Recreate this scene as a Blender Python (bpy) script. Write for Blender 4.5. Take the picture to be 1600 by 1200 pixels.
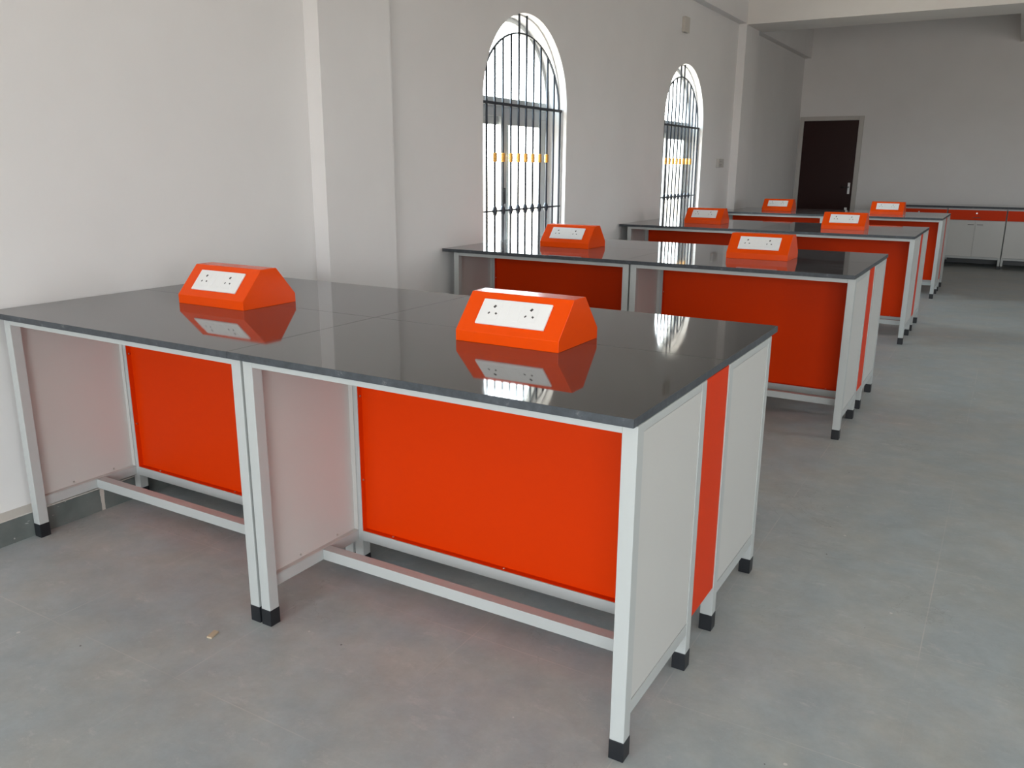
import bpy, bmesh, math, random
from mathutils import Vector, Matrix
random.seed(4)
D = bpy.data
for o in list(D.objects): D.objects.remove(o)
S = bpy.context.scene
C = S.collection

# ------------------------------------------------------------------ camera
def cam_matrix(yaw, pitch, roll, loc):
    R = Matrix.Rotation(yaw, 3, 'Z') @ Matrix.Rotation(pitch, 3, 'X') @ Matrix.Rotation(roll, 3, 'Z')
    M = R.to_4x4(); M.translation = Vector(loc); return M
cam = D.cameras.new('camera'); camo = D.objects.new('camera', cam); C.objects.link(camo)
cam.sensor_width = 36; cam.sensor_fit = 'HORIZONTAL'; cam.lens = 1296.89 / 1600 * 36
cam.clip_start = 0.02; cam.clip_end = 200
camo.matrix_world = cam_matrix(0.53276, 1.31362, 0.0061, (0.6519, -1.6596, 1.4383))
S.camera = camo
# ------------------------------------------------------------------ colour management
S.view_settings.view_transform = 'Standard'; S.view_settings.look = 'None'
S.view_settings.gamma = 1; S.view_settings.use_curve_mapping = False
S.view_settings.exposure = 0.43
# ------------------------------------------------------------------ sky
SKY = 8.0
w = D.worlds.new('sky'); S.world = w; w.use_nodes = True
nt = w.node_tree; nt.nodes.clear()
out = nt.nodes.new('ShaderNodeOutputWorld'); bg = nt.nodes.new('ShaderNodeBackground')
tc = nt.nodes.new('ShaderNodeTexCoord'); sp = nt.nodes.new('ShaderNodeSeparateXYZ'); cr = nt.nodes.new('ShaderNodeValToRGB')
mr = nt.nodes.new('ShaderNodeMapRange'); mr.inputs[1].default_value = -1; mr.inputs[2].default_value = 1
nt.links.new(tc.outputs['Generated'], sp.inputs[0]); nt.links.new(sp.outputs['Z'], mr.inputs[0]); nt.links.new(mr.outputs[0], cr.inputs[0])
e = cr.color_ramp.elements
e[0].position = 0.0; e[0].color = (0.53, 0.47, 0.41, 1)      # sunlit earth below the horizon
e[1].position = 1.0; e[1].color = (0.62, 0.80, 1.0, 1)
a = e.new(0.485); a.color = (0.53, 0.47, 0.41, 1)
a = e.new(0.51); a.color = (0.95, 0.96, 0.97, 1)
a = e.new(0.70); a.color = (0.80, 0.90, 1.0, 1)
side = nt.nodes.new('ShaderNodeMapRange'); side.interpolation_type = 'SMOOTHSTEP'      # the sunny side of the sky is to the left
for i, v in enumerate((-.8, .2, SKY * 1.7, SKY)): side.inputs[i + 1].default_value = v
nt.links.new(sp.outputs['X'], side.inputs[0]); nt.links.new(side.outputs[0], bg.inputs[1])
nt.links.new(cr.outputs[0], bg.inputs[0]); nt.links.new(bg.outputs[0], out.inputs[0])

# ------------------------------------------------------------------ dimensions of the room
XW = -2.62; XR = 4.6; YF = -5.6; YB = 13.30; ZC = 3.80; WT = 0.24
WIN_W = 1.28; SILL = 0.50; SPRING = 1.885
WINS = (4.11, 7.64)
def portal(name, loc, rot, sx, sy):
    l = D.lights.new(name, 'AREA'); l.shape = 'RECTANGLE'; l.size = sx; l.size_y = sy; l.cycles.is_portal = True
    o = D.objects.new(name, l); C.objects.link(o); o.location = loc; o.rotation_euler = rot
for c in WINS: portal('window_portal', (XW - WT - .02, c, 1.65), (0, -math.pi / 2, 0), 1.9, 1.3)

# ------------------------------------------------------------------ helpers
def tag(o, label=None, cat=None, group=None, kind=None):
    if label: o['label'] = label
    if cat: o['category'] = cat
    if group: o['group'] = group
    if kind: o['kind'] = kind
    return o
def empty(name, loc=(0, 0, 0), rz=0, **k):
    o = D.objects.new(name, None); C.objects.link(o); o.location = loc; o.rotation_euler = (0, 0, rz); o.empty_display_size = .1
    return tag(o, **k)
def box(bm, x0, x1, y0, y1, z0, z1, mi=0):
    v = [bm.verts.new(p) for p in ((x0, y0, z0), (x1, y0, z0), (x1, y1, z0), (x0, y1, z0), (x0, y0, z1), (x1, y0, z1), (x1, y1, z1), (x0, y1, z1))]
    for f in ((0, 3, 2, 1), (4, 5, 6, 7), (0, 1, 5, 4), (1, 2, 6, 5), (2, 3, 7, 6), (3, 0, 4, 7)):
        bm.faces.new([v[i] for i in f]).material_index = mi
def tube(bm, p, q, r, n=10, mi=0, smooth=True):
    p = Vector(p); q = Vector(q); d = (q - p).normalized()
    a = d.orthogonal().normalized(); b = d.cross(a)
    c0 = [bm.verts.new(p + (a * math.cos(t) + b * math.sin(t)) * r) for t in [2 * math.pi * i / n for i in range(n)]]
    c1 = [bm.verts.new(q + (a * math.cos(t) + b * math.sin(t)) * r) for t in [2 * math.pi * i / n for i in range(n)]]
    for i in range(n):
        f = bm.faces.new((c0[i], c0[(i + 1) % n], c1[(i + 1) % n], c1[i])); f.material_index = mi; f.smooth = smooth
    bm.faces.new(c0[::-1]).material_index = mi; bm.faces.new(c1).material_index = mi
def lathe(bm, c, prof, n=14, mi=0):
    rings = [[bm.verts.new((c[0] + r * math.cos(2 * math.pi * i / n), c[1] + r * math.sin(2 * math.pi * i / n), c[2] + z)) for i in range(n)] for r, z in prof]
    for a, b in zip(rings, rings[1:]):
        for i in range(n):
            f = bm.faces.new((a[i], a[(i + 1) % n], b[(i + 1) % n], b[i])); f.material_index = mi; f.smooth = True
    bm.faces.new(rings[0][::-1]).material_index = mi; bm.faces.new(rings[-1]).material_index = mi
def obj(name, bm, mats, parent=None, bevel=0, seg=2, **k):
    bmesh.ops.recalc_face_normals(bm, faces=bm.faces)
    me = D.meshes.new(name); bm.to_mesh(me); bm.free()
    for m in (mats if isinstance(mats, (list, tuple)) else [mats]): me.materials.append(m)
    o = D.objects.new(name, me); C.objects.link(o)
    if parent: o.parent = parent
    if bevel:
        b = o.modifiers.new('bevel', 'BEVEL'); b.width = bevel; b.segments = seg; b.limit_method = 'ANGLE'; b.angle_limit = math.radians(40); b.harden_normals = False
    return tag(o, **k)
def bx(name, dims, mat, parent=None, bevel=0, **k):
    bm = bmesh.new(); box(bm, *dims); return obj(name, bm, mat, parent, bevel, **k)
def prism(bm, pts, axis, a, b, mi=0):
    """closed 2-D outline swept between a and b along axis; pts are the other two coordinates in xyz order"""
    def P(u, v, t):
        l = [u, v]; l.insert(axis, t); return l
    A = [bm.verts.new(P(u, v, a)) for u, v in pts]; B = [bm.verts.new(P(u, v, b)) for u, v in pts]
    n = len(pts)
    for i in range(n): bm.faces.new((A[i], A[(i + 1) % n], B[(i + 1) % n], B[i])).material_index = mi
    bm.faces.new(A[::-1]).material_index = mi; bm.faces.new(B).material_index = mi

# ------------------------------------------------------------------ materials
def mat(name, col, rough=.5, metal=0, ior=1.5, coat=0, spec=None):
    m = D.materials.new(name); m.use_nodes = True; b = m.node_tree.nodes['Principled BSDF']
    b.inputs['Base Color'].default_value = (*col, 1); b.inputs['Roughness'].default_value = rough
    b.inputs['Metallic'].default_value = metal; b.inputs['IOR'].default_value = ior; b.inputs['Coat Weight'].default_value = coat
    if spec is not None: b.inputs['Specular IOR Level'].default_value = spec
    return m
def N(m, t, **k):
    n = m.node_tree.nodes.new(t)
    for a, b in k.items(): setattr(n, a, b)
    return n
def L(m, a, b): m.node_tree.links.new(a, b)
def B(m): return m.node_tree.nodes['Principled BSDF']
def coords(m, scale=(1, 1, 1), rot=(0, 0, 0)):
    t = N(m, 'ShaderNodeTexCoord'); mp = N(m, 'ShaderNodeMapping'); mp.inputs['Scale'].default_value = scale; mp.inputs['Rotation'].default_value = rot
    L(m, t.outputs['Object'], mp.inputs[0]); return mp.outputs[0]
def noise(m, co, scale, detail=4, rough=.55, dist=0):
    n = N(m, 'ShaderNodeTexNoise'); n.inputs['Scale'].default_value = scale; n.inputs['Detail'].default_value = detail
    n.inputs['Roughness'].default_value = rough; n.inputs['Distortion'].default_value = dist; L(m, co, n.inputs['Vector']); return n.outputs['Fac']
def ramp(m, fac, *st):
    r = N(m, 'ShaderNodeValToRGB'); el = r.color_ramp.elements
    while len(el) < len(st): el.new(.5)
    for i, (p, c) in enumerate(st):
        el[i].position = p; el[i].color = (*c, 1) if len(c) == 3 else c
    L(m, fac, r.inputs[0]); return r.outputs[0]
def mix(m, fac, a, b, mode='MIX'):
    n = N(m, 'ShaderNodeMix', data_type='RGBA', blend_type=mode)
    if isinstance(fac, (int, float)): n.inputs[0].default_value = fac
    else: L(m, fac, n.inputs[0])
    for i, x in ((6, a), (7, b)):
        if isinstance(x, tuple): n.inputs[i].default_value = (*x, 1)
        else: L(m, x, n.inputs[i])
    return n.outputs[2]
def bump(m, h, strength=.1, dist=.002):
    b = N(m, 'ShaderNodeBump'); b.inputs['Strength'].default_value = strength; b.inputs['Distance'].default_value = dist
    L(m, h, b.inputs['Height']); L(m, b.outputs[0], B(m).inputs['Normal'])

def wall_paint(name, c):
    m = mat(name, c, .75); co = coords(m)
    v = ramp(m, noise(m, co, 1.3, 5), (.3, tuple(x * .965 for x in c)), (.7, tuple(min(1, x * 1.02) for x in c)))
    L(m, v, B(m).inputs['Base Color']); bump(m, noise(m, co, 45, 6, .6), .12, .002); return m
M_wall = wall_paint('wall_paint', (.80, .790, .780))
M_ceil = wall_paint('ceiling_paint', (.80, .775, .74))

def make_floor():
    m = mat('floor_tiles', (.3, .3, .3), .5); co = coords(m)
    n1 = noise(m, co, 1.1, 6, .6, .4); n2 = noise(m, co, 7, 9, .75, .1)
    c1 = ramp(m, n1, (.3, (.350, .384, .382)), (.5, (.385, .413, .408)), (.72, (.425, .438, .425)))
    c2 = ramp(m, n2, (.34, (.86, .86, .86)), (.64, (1.07, 1.07, 1.07)))
    col = mix(m, 1.0, c1, c2, 'MULTIPLY')
    wm = ramp(m, noise(m, co, 3.3, 6, .65), (.38, (.965, 1.0, 1.03)), (.62, (1.04, 1.0, .955)))
    col = mix(m, 1.0, col, wm, 'MULTIPLY')
    # tile joints: a thin pale line of grout, worn away in places
    t = N(m, 'ShaderNodeTexCoord'); s = N(m, 'ShaderNodeSeparateXYZ'); L(m, t.outputs['Object'], s.inputs[0])
    def line(sock, off, pitch, wd):
        a = N(m, 'ShaderNodeMath', operation='SUBTRACT'); L(m, sock, a.inputs[0]); a.inputs[1].default_value = off
        p = N(m, 'ShaderNodeMath', operation='PINGPONG'); L(m, a.outputs[0], p.inputs[0]); p.inputs[1].default_value = pitch / 2
        l = N(m, 'ShaderNodeMath', operation='LESS_THAN'); L(m, p.outputs[0], l.inputs[0]); l.inputs[1].default_value = wd; return l.outputs[0]
    mx = N(m, 'ShaderNodeMath', operation='MAXIMUM')
    L(m, line(s.outputs['X'], -.025, .613, .0016), mx.inputs[0]); L(m, line(s.outputs['Y'], .293, .632, .0016), mx.inputs[1])
    wear = ramp(m, noise(m, co, 2.3, 4, .6), (.40, (.0,) * 3), (.66, (.55,) * 3))
    ml = N(m, 'ShaderNodeMath', operation='MULTIPLY'); L(m, mx.outputs[0], ml.inputs[0]); L(m, wear, ml.inputs[1])
    col = mix(m, ml.outputs[0], col, (.60, .56, .51))
    # scuffs of pale dust stretched along one direction, and small spatters of plaster
    cs = coords(m, (3.2, 6, 1), (0, 0, math.radians(25)))
    sc = ramp(m, noise(m, cs, 2.2, 9, .8, .3), (.56, (0,) * 3), (.72, (.6,) * 3))
    col = mix(m, sc, col, (.56, .545, .52))
    # fine meandering hairline cracks and dark smears
    cn = noise(m, co, 1.7, 7, .62, .8)
    d1 = N(m, 'ShaderNodeMath', operation='SUBTRACT'); L(m, cn, d1.inputs[0]); d1.inputs[1].default_value = .5
    d2 = N(m, 'ShaderNodeMath', operation='ABSOLUTE'); L(m, d1.outputs[0], d2.inputs[0])
    ck = ramp(m, d2.outputs[0], (.0, (.32,) * 3), (.0035, (0,) * 3)); msk = ramp(m, noise(m, co, .9, 2), (.5, (0,) * 3), (.58, (1,) * 3))
    col = mix(m, mix(m, 1.0, ck, msk, 'MULTIPLY'), col, (.16, .155, .15))
    ds = ramp(m, noise(m, coords(m, (5, 2, 1), (0, 0, .3)), 2.2, 6, .7, .6), (.66, (0,) * 3), (.78, (.35,) * 3))
    col = mix(m, ds, col, (.17, .18, .185))
    vo = N(m, 'ShaderNodeTexVoronoi'); vo.inputs['Scale'].default_value = 5.5; L(m, co, vo.inputs['Vector'])
    sz = noise(m, co, 3.1, 2); a = N(m, 'ShaderNodeMath', operation='MULTIPLY'); L(m, sz, a.inputs[0]); a.inputs[1].default_value = .10
    sb = N(m, 'ShaderNodeMath', operation='SUBTRACT'); L(m, a.outputs[0], sb.inputs[0]); sb.inputs[1].default_value = .024
    lt = N(m, 'ShaderNodeMath', operation='LESS_THAN'); L(m, vo.outputs['Distance'], lt.inputs[0]); L(m, sb.outputs[0], lt.inputs[1])
    hf = N(m, 'ShaderNodeMath', operation='MULTIPLY'); L(m, lt.outputs[0], hf.inputs[0]); hf.inputs[1].default_value = .7
    col = mix(m, hf.outputs[0], col, (.66, .64, .60))
    v2 = N(m, 'ShaderNodeTexVoronoi'); v2.inputs['Scale'].default_value = 6.3; L(m, co, v2.inputs['Vector'])
    l2 = N(m, 'ShaderNodeMath', operation='LESS_THAN'); L(m, v2.outputs['Distance'], l2.inputs[0]); l2.inputs[1].default_value = .021
    col = mix(m, l2.outputs[0], col, (.09, .085, .08))
    L(m, col, B(m).inputs['Base Color'])
    L(m, ramp(m, n2, (.3, (.42,) * 3), (.7, (.62,) * 3)), B(m).inputs['Roughness'])
    bump(m, noise(m, co, 60, 5), .08, .001); return m
M_floor = make_floor()

M_steel = mat('white_powder_coat', (.45, .475, .465), .38)
M_panel = mat('white_sheet_panel', (.54, .54, .515), .42)
M_cap = mat('black_plastic', (.008, .010, .013), .45)
M_orange = mat('orange_powder_coat', (.66, .038, .0004), .42, spec=.10)
M_boxor = mat('orange_gloss_coat', (.86, .074, .0005), .22, spec=.2)
M_white = mat('white_plastic', (.86, .87, .86), .3)
M_hole = mat('dark_hole', (.05, .05, .05), .6)
M_screw = mat('zinc_screw', (.55, .53, .5), .35, 1)
M_chrome = mat('brushed_steel', (.62, .62, .6), .3, 1)
M_rubber = mat('dark_metal_handle', (.05, .05, .05), .4, .6)
def granite_top():
    m = mat('polished_black_granite', (.010, .0095, .010), .025, ior=1.8); co = coords(m)
    v = ramp(m, noise(m, co, 260, 3, .6), (.45, (.019, .0175, .017)), (.75, (.040, .037, .035)))
    L(m, v, B(m).inputs['Base Color'])
    B(m).inputs['Sheen Weight'].default_value = .025; B(m).inputs['Sheen Roughness'].default_value = .35      # dust film
    L(m, ramp(m, noise(m, coords(m, (1, 3, 1)), 1.7, 6, .65, .5), (.35, (.02,) * 3), (.8, (.09,) * 3)), B(m).inputs['Roughness'])
    return m
M_gran = granite_top()
def granite_edge():
    m = mat('sawn_granite_edge', (.04, .048, .056), .55); co = coords(m)
    v = ramp(m, noise(m, co, 30, 6, .7), (.3, (.028, .034, .040)), (.62, (.055, .065, .075)), (.78, (.20, .21, .21)))
    L(m, v, B(m).inputs['Base Color']); return m
M_gedge = granite_edge()
M_alu = mat('grey_aluminium', (.52, .55, .56), .4, .2)
M_iron = mat('black_iron', (.022, .028, .04), .45)
M_gold = mat('amber_collar', (.72, .36, .06), .35)
M_door = mat('dark_maroon_door', (.026, .007, .006), .4, spec=.2)
M_frame = mat('door_frame_paint', (.52, .50, .47), .5)
M_base = None
def base_tile():
    m = mat('grey_skirting_tile', (.12, .14, .13), .4); co = coords(m)
    c = ramp(m, noise(m, co, 9, 5), (.3, (.105, .125, .118)), (.7, (.16, .18, .17)))
    s = N(m, 'ShaderNodeSeparateXYZ'); L(m, co, s.inputs[0])
    sh = N(m, 'ShaderNodeMath', operation='ADD'); L(m, s.outputs['Y'], sh.inputs[0]); sh.inputs[1].default_value = .31
    p = N(m, 'ShaderNodeMath', operation='PINGPONG'); L(m, sh.outputs[0], p.inputs[0]); p.inputs[1].default_value = .305
    nn = noise(m, co, 14, 4); q = N(m, 'ShaderNodeMath', operation='MULTIPLY'); L(m, nn, q.inputs[0]); q.inputs[1].default_value = .016
    l = N(m, 'ShaderNodeMath', operation='LESS_THAN'); L(m, p.outputs[0], l.inputs[0]); L(m, q.outputs[0], l.inputs[1])
    c = mix(m, l.outputs[0], c, (.5, .48, .43))
    sm = ramp(m, noise(m, coords(m, (1, 1, 2.2)), 17, 6, .7), (.655, (0,) * 3), (.67, (.8,) * 3))
    c = mix(m, sm, c, (.5, .49, .45)); L(m, c, B(m).inputs['Base Color']); return m
M_base = base_tile()
M_shaded_tile = mat('shaded_skirting_tile', (.022, .034, .038), .35)  # skirting tile with the deep shade under the cabinets put into its colour
M_plaster = wall_paint('plaster_ledge', (.60, .57, .52))
M_chip = mat('raw_wood', (.50, .40, .28), .7)
def glass():
    m = D.materials.new('window_glass'); m.use_nodes = True; n = m.node_tree.nodes; n.clear()
    o = n.new('ShaderNodeOutputMaterial'); t = n.new('ShaderNodeBsdfTransparent'); g = n.new('ShaderNodeBsdfGlossy'); f = n.new('ShaderNodeFresnel'); x = n.new('ShaderNodeMixShader')
    t.inputs[0].default_value = (.93, .96, .95, 1); g.inputs['Roughness'].default_value = 0; f.inputs[0].default_value = 1.45
    ge = n.new('ShaderNodeNewGeometry'); mu = n.new('ShaderNodeMath'); mu.operation = 'MULTIPLY'; iv = n.new('ShaderNodeMath'); iv.operation = 'SUBTRACT'; iv.inputs[0].default_value = 1
    m.node_tree.links.new(ge.outputs['Backfacing'], iv.inputs[1]); m.node_tree.links.new(f.outputs[0], mu.inputs[0]); m.node_tree.links.new(iv.outputs[0], mu.inputs[1])
    m.node_tree.links.new(mu.outputs[0], x.inputs[0]); m.node_tree.links.new(t.outputs[0], x.inputs[1]); m.node_tree.links.new(g.outputs[0], x.inputs[2]); m.node_tree.links.new(x.outputs[0], o.inputs[0])
    return m
M_glass = glass()

# ------------------------------------------------------------------ room shell
bx('floor', (XW - WT, XR + .2, YF - .2, YB + .2, -.12, 0), M_floor, kind='structure')
bx('ceiling', (XW - WT, XR + .2, YF - .2, YB + .2, ZC, ZC + .15), M_ceil, kind='structure')

def arch_wall(name, x_in, x_out, centres, y0, y1, ztop, width, sill, spring, step=.012, stepd=.065):
    """wall in a plane of constant x with round-headed openings; a small rebate narrows them stepd behind the room face"""
    bm = bmesh.new(); sgn = 1 if x_out > x_in else -1
    NA = 28
    def outline(c, hw):
        pts = [(c - hw, sill), (c - hw, spring)]
        pts += [(c - hw * math.cos(math.pi * i / NA), spring + hw * math.sin(math.pi * i / NA)) for i in range(1, NA)]
        pts += [(c + hw, spring), (c + hw, sill)]
        return pts
    def face(x, hw):
        ys = [y0] + [v for c in centres for v in (c - hw, c + hw)] + [y1]
        for i in range(0, len(ys), 2):
            v = [bm.verts.new((x, a, b)) for a, b in ((ys[i], 0), (ys[i + 1], 0), (ys[i + 1], ztop), (ys[i], ztop))]; bm.faces.new(v)
        for c in centres:
            bm.faces.new([bm.verts.new((x, a, b)) for a, b in ((c - hw, 0), (c + hw, 0), (c + hw, sill), (c - hw, sill))])
            p = outline(c, hw)[1:-1]
            for a, b in zip(p, p[1:]):
                bm.faces.new([bm.verts.new((x, *q)) for q in (a, b, (b[0], ztop), (a[0], ztop))])
    face(x_in, width / 2); face(x_out, width / 2 - step)
    xs = x_in + sgn * stepd
    for c in centres:
        for (xa, ha, xb, hb) in ((x_in, width / 2, xs, width / 2), (xs, width / 2, xs, width / 2 - step), (xs, width / 2 - step, x_out, width / 2 - step)):
            A = outline(c, ha); Bp = outline(c, hb); n = len(A)
            for i in range(n):
                j = (i + 1) % n
                bm.faces.new([bm.verts.new(q) for q in ((xa, *A[i]), (xa, *A[j]), (xb, *Bp[j]), (xb, *Bp[i]))])
    for (ya, za, yb, zb) in ((y0, 0, y0, ztop), (y1, 0, y1, ztop)):
        bm.faces.new([bm.verts.new(q) for q in ((x_in, ya, za), (x_out, ya, za), (x_out, yb, zb), (x_in, yb, zb))])
    bmesh.ops.remove_doubles(bm, verts=bm.verts, dist=1e-5)
    return obj(name, bm, M_wall, kind='structure')
arch_wall('wall_left', XW, XW - WT, WINS, YF - .2, YB + .2, ZC, WIN_W, SILL, SPRING)

# unseen right and rear walls; the openings are added and sized for the light
def holed_wall(name, axis, a, b, lo, hi, ztop, holes):
    bm = bmesh.new(); cur = lo
    def put(u0, u1, z0, z1):
        if axis == 0: box(bm, a, b, u0, u1, z0, z1)
        else: box(bm, u0, u1, a, b, z0, z1)
    for (u0, u1, z0, z1) in holes:
        put(cur, u0, 0, ztop)
        if z0 > 0: put(u0, u1, 0, z0)
        put(u0, u1, z1, ztop); cur = u1
    put(cur, hi, 0, ztop)
    return obj(name, bm, M_wall, kind='structure')
RIGHT_HOLES = [(-3.2, -2.1, .9, 2.4), (3.2, 4.1, .9, 2.4), (6.9, 7.8, .9, 2.4)]
BACK_HOLES = [(-2.1, -.5, .8, 2.6), (.8, 3.6, 0.0, 2.7)]
holed_wall('wall_right', 0, XR, XR + .2, YF, YB, ZC, RIGHT_HOLES)
holed_wall('wall_behind_camera', 1, YF - .2, YF, XW, XR, ZC, BACK_HOLES)
for (a, b, z0, z1) in RIGHT_HOLES: portal('right_portal', (XR + .22, (a + b) / 2, (z0 + z1) / 2), (0, math.pi / 2, 0), z1 - z0, b - a)
for (a, b, z0, z1) in BACK_HOLES: portal('rear_portal', ((a + b) / 2, YF - .22, (z0 + z1) / 2), (math.pi / 2, 0, 0), b - a, z1 - z0)
bx('wall_far', (XW, XR, YB, YB + .2, 0, ZC), M_wall, kind='structure')

ZB = 3.175
def pillar(name, y0, y1): bx(name, (XW, XW + .10, y0, y1, 0, ZC), M_wall, kind='structure')
pillar('trim_1', 1.755, 2.337); pillar('trim_2', 9.457, 10.045)
# beams along the left wall between the pillars, cross beams on the pillars, one long beam down the room
bx('trim_3', (XW, XW + .10, 2.337, 9.457, ZB, ZC), M_wall, kind='structure')
bx('trim_4', (XW, XW + .10, 10.045, YB, ZB - .01, ZC), M_wall, kind='structure')
bx('trim_5', (XW + .10, XR, 9.457, 10.17, ZB - .012, ZC), M_ceil, kind='structure')
bx('trim_6', (XW + .10, XR, 1.755, 2.337, ZB, ZC), M_ceil, kind='structure')
bx('trim_7', (.42, .85, 10.17, YB, 3.235, ZC), M_ceil, kind='structure')
# skirting
bx('baseboard_left', (XW, XW + .088, YF, 1.755, 0, .096), M_base, kind='structure')
bx('trim_8', (XW, XW + .083, YF, 1.755, .096, .101), M_plaster, kind='structure')
bx('baseboard_left_middle', (XW, XW + .088, 2.337, 9.457, 0, .096), M_base, kind='structure')
bx('baseboard_left_far', (XW, XW + .03, 10.045, YB, 0, .096), M_base, kind='structure')
bx('baseboard_far', (-1.58, XR, YB - .015, YB, 0, .10), M_shaded_tile, kind='structure')

# ------------------------------------------------------------------ windows with iron grilles
def arc_strip(bm, xa, xb, c, a_out, b_out, a_in, b_in, z0, n=28, t0=0, t1=math.pi):
    """flat band between two half ellipses, from xa to xb deep"""
    pr = []
    for i in range(n + 1):
        t = t0 + (t1 - t0) * i / n
        o = (c - a_out * math.cos(t), z0 + b_out * math.sin(t)); q = (c - a_in * math.cos(t), z0 + b_in * math.sin(t))
        pr.append([bm.verts.new((xa, *o)), bm.verts.new((xa, *q)), bm.verts.new((xb, *q)), bm.verts.new((xb, *o))])
    for p, q in zip(pr, pr[1:]):
        for k in range(4): bm.faces.new((p[k], p[(k + 1) % 4], q[(k + 1) % 4], q[k]))
    bm.faces.new(pr[0]); bm.faces.new(pr[-1][::-1])
def make_window(idx, c):
    W = empty('window_%d' % idx, (0, c, 0), kind='structure')
    xf = XW - .165; hw = WIN_W / 2 - .012
    bm = bmesh.new()
    box(bm, xf - .06, xf, -hw, -hw + .045, SILL, SPRING); box(bm, xf - .06, xf, hw - .045, hw, SILL, SPRING)
    box(bm, xf - .06, xf, -hw + .045, hw - .045, SILL, SILL + .05)
    box(bm, xf - .06, xf, -hw + .045, hw - .045, 1.865, 1.935); box(bm, xf - .055, xf - .005, -hw + .045, hw - .045, 1.80, 1.865)
    arc_strip(bm, xf - .06, xf, 0, hw, hw, hw - .035, hw - .035, SPRING)
    obj('window_frame', bm, M_alu, W, .002)
    bm = bmesh.new()
    n = 28; top = [(-(hw - .035) * math.cos(math.pi * i / n), SPRING + .0 + (hw - .035) * math.sin(math.pi * i / n)) for i in range(n + 1)]
    top = [p for p in top if p[1] > 1.935]; prism(bm, [(top[0][0], 1.935)] + top + [(top[-1][0], 1.935)], 0, xf - .033, xf - .028)
    obj('fanlight_pane', bm, M_glass, W)
    for k, (a, b, dx) in enumerate(((-hw + .045, .045, -.032), (-.125, hw - .045, 0))):
        bm = bmesh.new(); x0 = xf - .034 + dx + .008; x1 = x0 + .024; st = .085
        z0 = SILL + .05; z1 = 1.80
        box(bm, x0, x1, a, a + st, z0, z1); box(bm, x0, x1, b - st, b, z0, z1); box(bm, x0, x1, a + st, b - st, z0, z0 + st); box(bm, x0, x1, a + st, b - st, z1 - .06, z1)
        s = obj('sliding_sash', bm, M_alu, W, .002)
        bx('glass_pane', (x0 + .010, x0 + .014, a + st, b - st, z0 + st, z1 - .06), M_glass, s)
        if k: bx('sash_latch', (x1, x1 + .014, a + .03, a + .05, 1.15, 1.27), M_cap, s, .003)
    # grille
    xg = XW - .05; bm = bmesh.new(); pitch = .1137; ea = .6 ; eb = .515
    zs = 1.875
    for i in range(12):
        y = (i - 5.5) * pitch - .005
        if i in (5, 6): zt = SPRING + math.sqrt(max(0, (WIN_W / 2) ** 2 - y * y)) - .002
        elif abs(y) < ea: zt = zs + eb * math.sqrt(1 - (y / ea) ** 2)
        else: zt = zs
        tube(bm, (xg, y, SILL), (xg, y, zt), .0085)
    for z, r in ((1.875, .008), (1.11, .005), (.56, .006)):
        box(bm, xg - r, xg + r, -WIN_W / 2 + .001, WIN_W / 2 - .001, z - r * 1.2, z + r * 1.2)
    arc_strip(bm, xg - .006, xg + .006, -.005, ea + .006, eb + .006, ea - .006, eb - .006, zs)
    for i in range(2, 10):
        y = (i - 5.5) * pitch - .005
        lathe(bm, (xg, y, 1.11), [(.007, -.038), (.015, -.024), (.021, 0), (.015, .024), (.007, .038)], 12)
    g = obj('window_grille', bm, M_iron, W)
    for i in range(2, 10):
        bm = bmesh.new(); y = (i - 5.5) * pitch - .005
        lathe(bm, (xg, y, 1.465), [(.010, 0), (.0165, .003), (.0165, .017), (.014, .02), (.0165, .023), (.0165, .043), (.014, .046), (.0165, .049), (.0165, .061), (.010, .065)], 14)
        obj('collar', bm, M_gold, g)
for i, c in enumerate(WINS): make_window(i + 1, c)

# ------------------------------------------------------------------ lab benches
S_ = .0386; DEP = .4929; GAP = .2126; TW = 1.2575; LT = .8786
BENCH = (0.0, 2.953, 5.905, 8.85)
ORD = ('nearest bench', 'second bench from the camera', 'third bench from the camera', 'farthest bench')
def screw(bm, p, ax, r=.004, mi=1):
    q = list(p); q[ax[0]] += ax[1] * .0022; tube(bm, p, q, r, 8, mi)
def tray(bm, ax, a0, a1, z0, z1, sheet, depth, sgn, th=.0015):
    """folded sheet: face at `sheet`, flanges folded `depth` towards sgn; ax is the axis of its normal"""
    def bb(u0, u1, n0, n1, za, zb):
        n0, n1 = min(n0, n1), max(n0, n1)
        if ax == 0: box(bm, n0, n1, u0, u1, za, zb)
        else: box(bm, u0, u1, n0, n1, za, zb)
    s1 = sheet + sgn * th; e = sheet + sgn * depth
    bb(a0, a1, sheet, s1, z0, z1)
    bb(a0, a0 + th, s1, e, z0, z1); bb(a1 - th, a1, s1, e, z0, z1)
    bb(a0 + th, a1 - th, s1, e, z0, z0 + th); bb(a0 + th, a1 - th, s1, e, z1 - th, z1)
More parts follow.
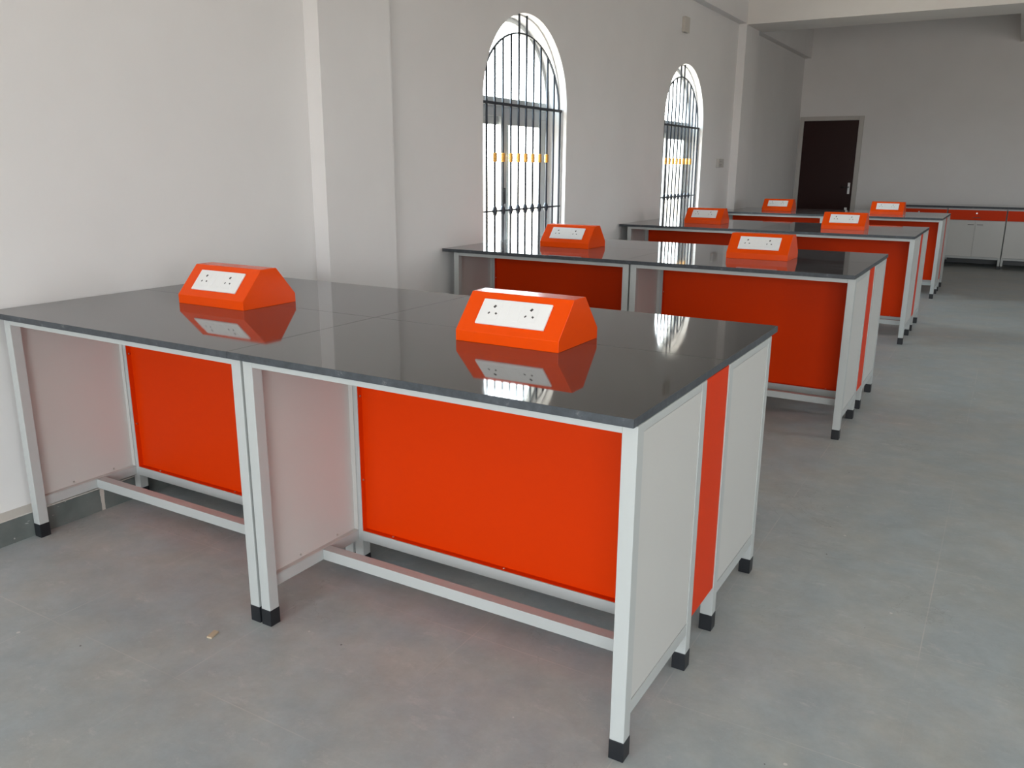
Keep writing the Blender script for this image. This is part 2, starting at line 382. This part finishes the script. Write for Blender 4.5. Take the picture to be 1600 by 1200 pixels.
def make_table():
    T = empty('table_frame')
    s = S_; w_ = TW; d = DEP
    for x in (-w_, -s):
        for y in (0, d - s):
            lg = bx('leg', (x, x + s, y, y + s, .054, LT), M_steel, T, .0018)
            bx('foot_cap', (x - .0012, x + s + .0012, y - .0012, y + s + .0012, 0, .056), M_cap, lg, .002, label='black foot cap')
    bx('top_rail', (-w_ + s, -s, .001, s, LT - .022, LT - .0005), M_steel, T, .001)
    bx('top_rail', (-w_ + s, -s, d - s, d - .001, LT - .022, LT - .0005), M_steel, T, .001)
    bx('lower_rail', (-w_ + s, -s, d - s, d - .001, .118, .156), M_steel, T, .001)
    for x0, x1, sg, ox in ((-w_ + .001, -w_ + .021, 1, -w_ + .0025), (-.021, -.001, -1, -.0025)):
        bx('side_rail', (x0, x1, s, d - s, LT - .022, LT - .0005), M_steel, T, .001)
        bx('side_rail', (x0, x1, s, d - s, .118, .156), M_steel, T, .001)
        bm = bmesh.new(); tray(bm, 0, s + .0015, d - s - .0015, .1575, LT - .0235, ox, .019, sg)
        for y in (.18, .36): screw(bm, (ox + sg * .0015, y, .17), (0, sg), .0035)
        obj('side_panel', bm, [M_panel, M_screw], T)
    bx('foot_rail', (-w_ + .021, -.021, .268, .306, .118, .156), M_steel, T, .001)
    bm = bmesh.new(); ys = d - s + .024; tray(bm, 1, -w_ + s + .001, -s - .001, .157, LT - .0225, ys, .022, -1)
    for x in (-w_ + s + .13, -w_ / 2, -s - .13): screw(bm, (x, ys - .011, .1585), (2, 1), .004)
    for z in (.35, .66): screw(bm, (-w_ + s + .0025, ys - .011, z), (0, 1), .004)
    obj('back_panel', bm, [M_orange, M_screw], T, label='orange sheet back panel')
    return T
def copy_tree(o, parent=None):
    c = o.copy(); C.objects.link(c); c.parent = parent
    for ch in list(o.children): copy_tree(ch, c)
    return c
proto = make_table()
first = True
for b, y0 in enumerate(BENCH):
    for k, (side, half) in enumerate((('right', 'front'), ('left', 'front'), ('right', 'rear'), ('left', 'rear'))):
        if first: o = proto; first = False
        else: o = copy_tree(proto)
        x = 0 if side == 'right' else -TW - .0105
        if half == 'front': o.location = (x, y0, 0); o.rotation_euler = (0, 0, 0)
        else: o.location = (x - TW, y0 + 2 * DEP + GAP, 0); o.rotation_euler = (0, 0, math.pi)
        where = 'aisle end' if side == 'right' else 'wall end'
        face = 'near side' if half == 'front' else 'far side'
        tag(o, 'white steel table, %s of %s, %s' % (where, ORD[b].replace(' from the camera', ' along'), face), 'table', 'white steel tables under the bench tops')
    # orange filler between the two rows of tables, on the aisle end
    bm = bmesh.new(); ya = y0 + DEP + .002; yb = y0 + DEP + GAP - .002; tray(bm, 0, ya, yb, .155, LT - .002, -.003, .02, -1)
    obj('filler_panel', bm, M_orange, bevel=.0008, label='narrow orange filler panel between white end panels of the ' + ORD[b], cat='panel', group='orange filler panels')
    # polished granite worktop in four slabs
    top = empty('granite_worktop', (0, y0, 0), label='polished black granite worktop lying on the ' + ORD[b], cat='worktop', group='granite worktops on the benches')
    X0, X1, XJ = -2.605, -.003, -1.300; Y0, Y1, YJ = -.0195, 1.288, .662
    for i, (xa, xb) in enumerate(((X0, XJ - .0005), (XJ + .0005, X1))):
        for j, (yc, yd) in enumerate(((Y0, YJ - .0005), (YJ + .0005, Y1))):
            bm = bmesh.new(); box(bm, xa, xb, yc, yd, LT, .9)
            for f in bm.faces: f.material_index = 0 if f.calc_center_median().z > .8999 else 1
            obj('stone_slab', bm, [M_gran, M_gedge], top, .0009)

# ------------------------------------------------------------------ orange socket boxes on the worktops
def make_socket_box():
    T = empty('socket_box'); hw = .184
    prof = [(-.136, 0), (.136, 0), (.136, .035), (.042, .146), (-.036, .146), (-.136, .035)]
    bm = bmesh.new(); prism(bm, prof, 0, -hw, hw); obj('housing', bm, M_boxor, T, .0015)
    # local frame of the sloping face
    p0 = Vector((0, -.136, .035)); up = Vector((0, .10, .111)); Ls = up.length; up.normalize(); nrm = Vector((0, -up.z, up.y)); X = Vector((1, 0, 0))
    pw, ph = .246, .093; u0 = -.122; v0 = Ls * .50 + ph / 2   # top left corner of the plate
    def P(u, v, h): return p0 + X * (u0 + pw * u) + up * (v0 - ph * v) + nrm * h
    def slab(bm, ua, ub, va, vb, h0, h1, mi=0):
        vs = [bm.verts.new(P(u, v, h)) for h in (h0, h1) for u, v in ((ua, va), (ub, va), (ub, vb), (ua, vb))]
        for f in ((0, 1, 2, 3), (4, 5, 6, 7), (0, 1, 5, 4), (1, 2, 6, 5), (2, 3, 7, 6), (3, 0, 4, 7)): bm.faces.new([vs[i] for i in f]).material_index = mi
    bm = bmesh.new(); slab(bm, 0, 1, 0, 1, .0004, .0075); pl = obj('socket_plate', bm, M_white, T, .0025, 3, label='white plastic plate')
    for c in (.207, .742):
        bm = bmesh.new(); slab(bm, c - .105, c + .105, .12, .82, .0073, .0083)
        for du, dv, ln, r in ((0, .295, .010, .0040), (-.054, .568, .008, .0024), (.052, .568, .006, .0038)):
            q = P(c + du, dv, .0083); dr = (X * .55 + up * .83).normalized()
            a = q - dr * ln / 2; bb = q + dr * ln / 2
            side = dr.cross(nrm).normalized() * r
            vs = [a - side, bb - side, bb + side, a + side]
            lo = [bm.verts.new(v) for v in vs]; hi = [bm.verts.new(v + nrm * .0004) for v in vs]
            for f in ((0, 1, 2, 3),): bm.faces.new([hi[i] for i in f]).material_index = 1
            for i in range(4): bm.faces.new((lo[i], lo[(i + 1) % 4], hi[(i + 1) % 4], hi[i])).material_index = 1
        obj('socket', bm, [M_white, M_hole], pl)
    for c in (.385, .565):
        bm = bmesh.new(); slab(bm, c - .042, c + .042, .14, .80, .0073, .0087); obj('switch', bm, M_white, pl, .0008)
    return T
sb = make_socket_box()
SB = [(-1.987, .624, 0), (-.637, .622, 0)]
FB = [((-1.987, .636), (-.637, .620)), ((-1.95, .62), (-.640, .60)), ((-1.945, .62), (-.645, .60)), ((-1.94, .62), (-.645, .60))]
for b, y0 in enumerate(BENCH):
    for k in range(2):
        o = sb if (b, k) == (0, 0) else copy_tree(sb)
        px, py = FB[b][k]; o.location = (px, y0 + py, .9)
        tag(o, 'orange sloping socket box on the %s, %s' % (ORD[b], ('nearer the window wall', 'nearer the aisle')[k]), 'socket box', 'orange socket boxes on the worktops')

# ------------------------------------------------------------------ far cabinets
CF = 12.56
def make_cabinet():
    T = empty('base_cabinet'); w_ = .765; dp = .68; s = .03
    bx('carcass', (.003, w_ - .003, .022, dp, .165, .862), M_panel, T)
    bx('bottom_rail', (s, w_ - s, 0, .022, .135, .165), M_steel, T); bx('top_rail', (s, w_ - s, 0, .022, .845, .868), M_steel, T)
    for x in (0, w_ - s):
        for y in (0, dp - s):
            lg = bx('leg', (x, x + s, y, y + s, .045, .868 if y == 0 else .165), M_steel, T, .001)
            bx('foot_cap', (x - .003, x + s + .003, y - .003, y + s + .003, 0, .045), M_cap, lg, .002)
    dr = bx('drawer_front', (.004, w_ - .004, -.018, -.001, .70, .845), M_orange, T, .0015, label='orange drawer front')
    bm = bmesh.new(); box(bm, w_ / 2 - .05, w_ / 2 + .05, -.034, -.026, .735, .743)
    for x in (-.045, .037): box(bm, w_ / 2 + x, w_ / 2 + x + .008, -.026, -.018, .735, .743)
    obj('handle', bm, M_rubber, dr, label='dark bar handle')
    bm = bmesh.new(); tube(bm, (w_ / 2, -.024, .80), (w_ / 2, -.018, .80), .011, 14); obj('lock', bm, M_chrome, dr, label='round metal lock')
    for a, b_, h in ((.004, w_ / 2 - .0015, -.10), (w_ / 2 + .0015, w_ - .004, .02)):
        dd = bx('door', (a, b_, -.018, -.001, .168, .695), M_panel, T, .0015)
        x = w_ / 2 + h
        bm = bmesh.new(); box(bm, x, x + .08, -.034, -.026, .632, .640)
        for q in (.004, .068): box(bm, x + q, x + q + .008, -.026, -.018, .632, .640)
        obj('handle', bm, M_rubber, dd, label='dark bar handle')
    return T
cb = make_cabinet()
CX = (-.953, -.179, .595)
CL = ('leftmost of the far row, partly hidden behind the farthest bench', 'middle one of the far row, both doors in view', 'cut by the right edge of the photo')
for i, x in enumerate(CX):
    o = cb if i == 0 else copy_tree(cb)
    o.location = (x, CF, 0); tag(o, 'pale cabinet with orange drawer, ' + CL[i], 'cabinet', 'base cabinets along the far wall')
t = empty('counter_worktop', (0, 0, 0), label='long black counter top running over the cabinets at the far wall', cat='worktop')
bm = bmesh.new(); box(bm, -.965, XR, CF - .03, YB - .002, .869, .90)
for f in bm.faces: f.material_index = 0 if f.calc_center_median().z > .8999 else 1
obj('stone_slab', bm, [M_gran, M_gedge], t, .001)

# ------------------------------------------------------------------ far door
dn = empty('door_1', (0, YB, 0), kind='structure')
bm = bmesh.new(); fw = .07
box(bm, -2.60, -2.535, -.035, 0, 0, 2.25); box(bm, -1.675, -1.605, -.035, 0, 0, 2.25); box(bm, -2.535, -1.675, -.035, 0, 2.185, 2.25)
obj('door_frame', bm, M_frame, dn, .003)
leaf = bx('door_leaf', (-2.533, -1.677, -.022, -.001, .005, 2.183), M_door, dn, .002, label='dark maroon door leaf')
bx('handle_plate', (-1.748, -1.712, -.030, -.022, 1.02, 1.20), M_white, leaf, .006, label='pale handle plate')
bm = bmesh.new(); tube(bm, (-1.73, -.03, 1.13), (-1.73, -.065, 1.13), .008); tube(bm, (-1.73, -.065, 1.13), (-1.85, -.065, 1.125), .007)
obj('door_handle', bm, M_rubber, leaf)
bx('tower_bolt', (-1.765, -1.725, -.034, -.022, .755, .80), M_white, leaf, .004, label='small white bolt plate')

# ------------------------------------------------------------------ wall fittings
t = empty('wall_socket', (XW, 8.975, 1.485), label='small white wall socket between the second window and the far pillar', cat='socket')
bx('back_box', (.001, .03, -.10, .10, -.052, .052), M_frame, t, .003)
pl = bx('face_plate', (.030, .038, -.10, .10, -.052, .052), M_frame, t, .003)
bm = bmesh.new()
for y, z in ((-.03, .02), (-.055, -.02), (-.005, -.02)): tube(bm, (.038, y, z), (.0385, y, z), .007, 10)
obj('pin_hole', bm, M_hole, pl)
bx('switch', (.038, .043, .045, .08, -.03, .03), M_frame, pl, .001)
t = empty('junction_box', (XW, 7.45, 2.895), label='pale rectangular box high on the wall above the second window', cat='box')
bx('box_body', (.001, .035, -.065, .065, -.075, .075), M_plaster, t, .003)
bx('cover', (.035, .040, -.068, .068, -.078, .078), M_plaster, t, .002)

# ------------------------------------------------------------------ chip on the floor
bm = bmesh.new(); prism(bm, [(-.010, -.019), (.008, -.021), (.011, .017), (-.007, .020)], 2, 0, .006)
o = obj('wood_chip', bm, M_chip, bevel=.0008, label='small pale chip of wood lying on the floor left of the twin middle legs', cat='debris')
o.location = (-1.34, -.13, .0005); o.rotation_euler = (0, 0, .35)
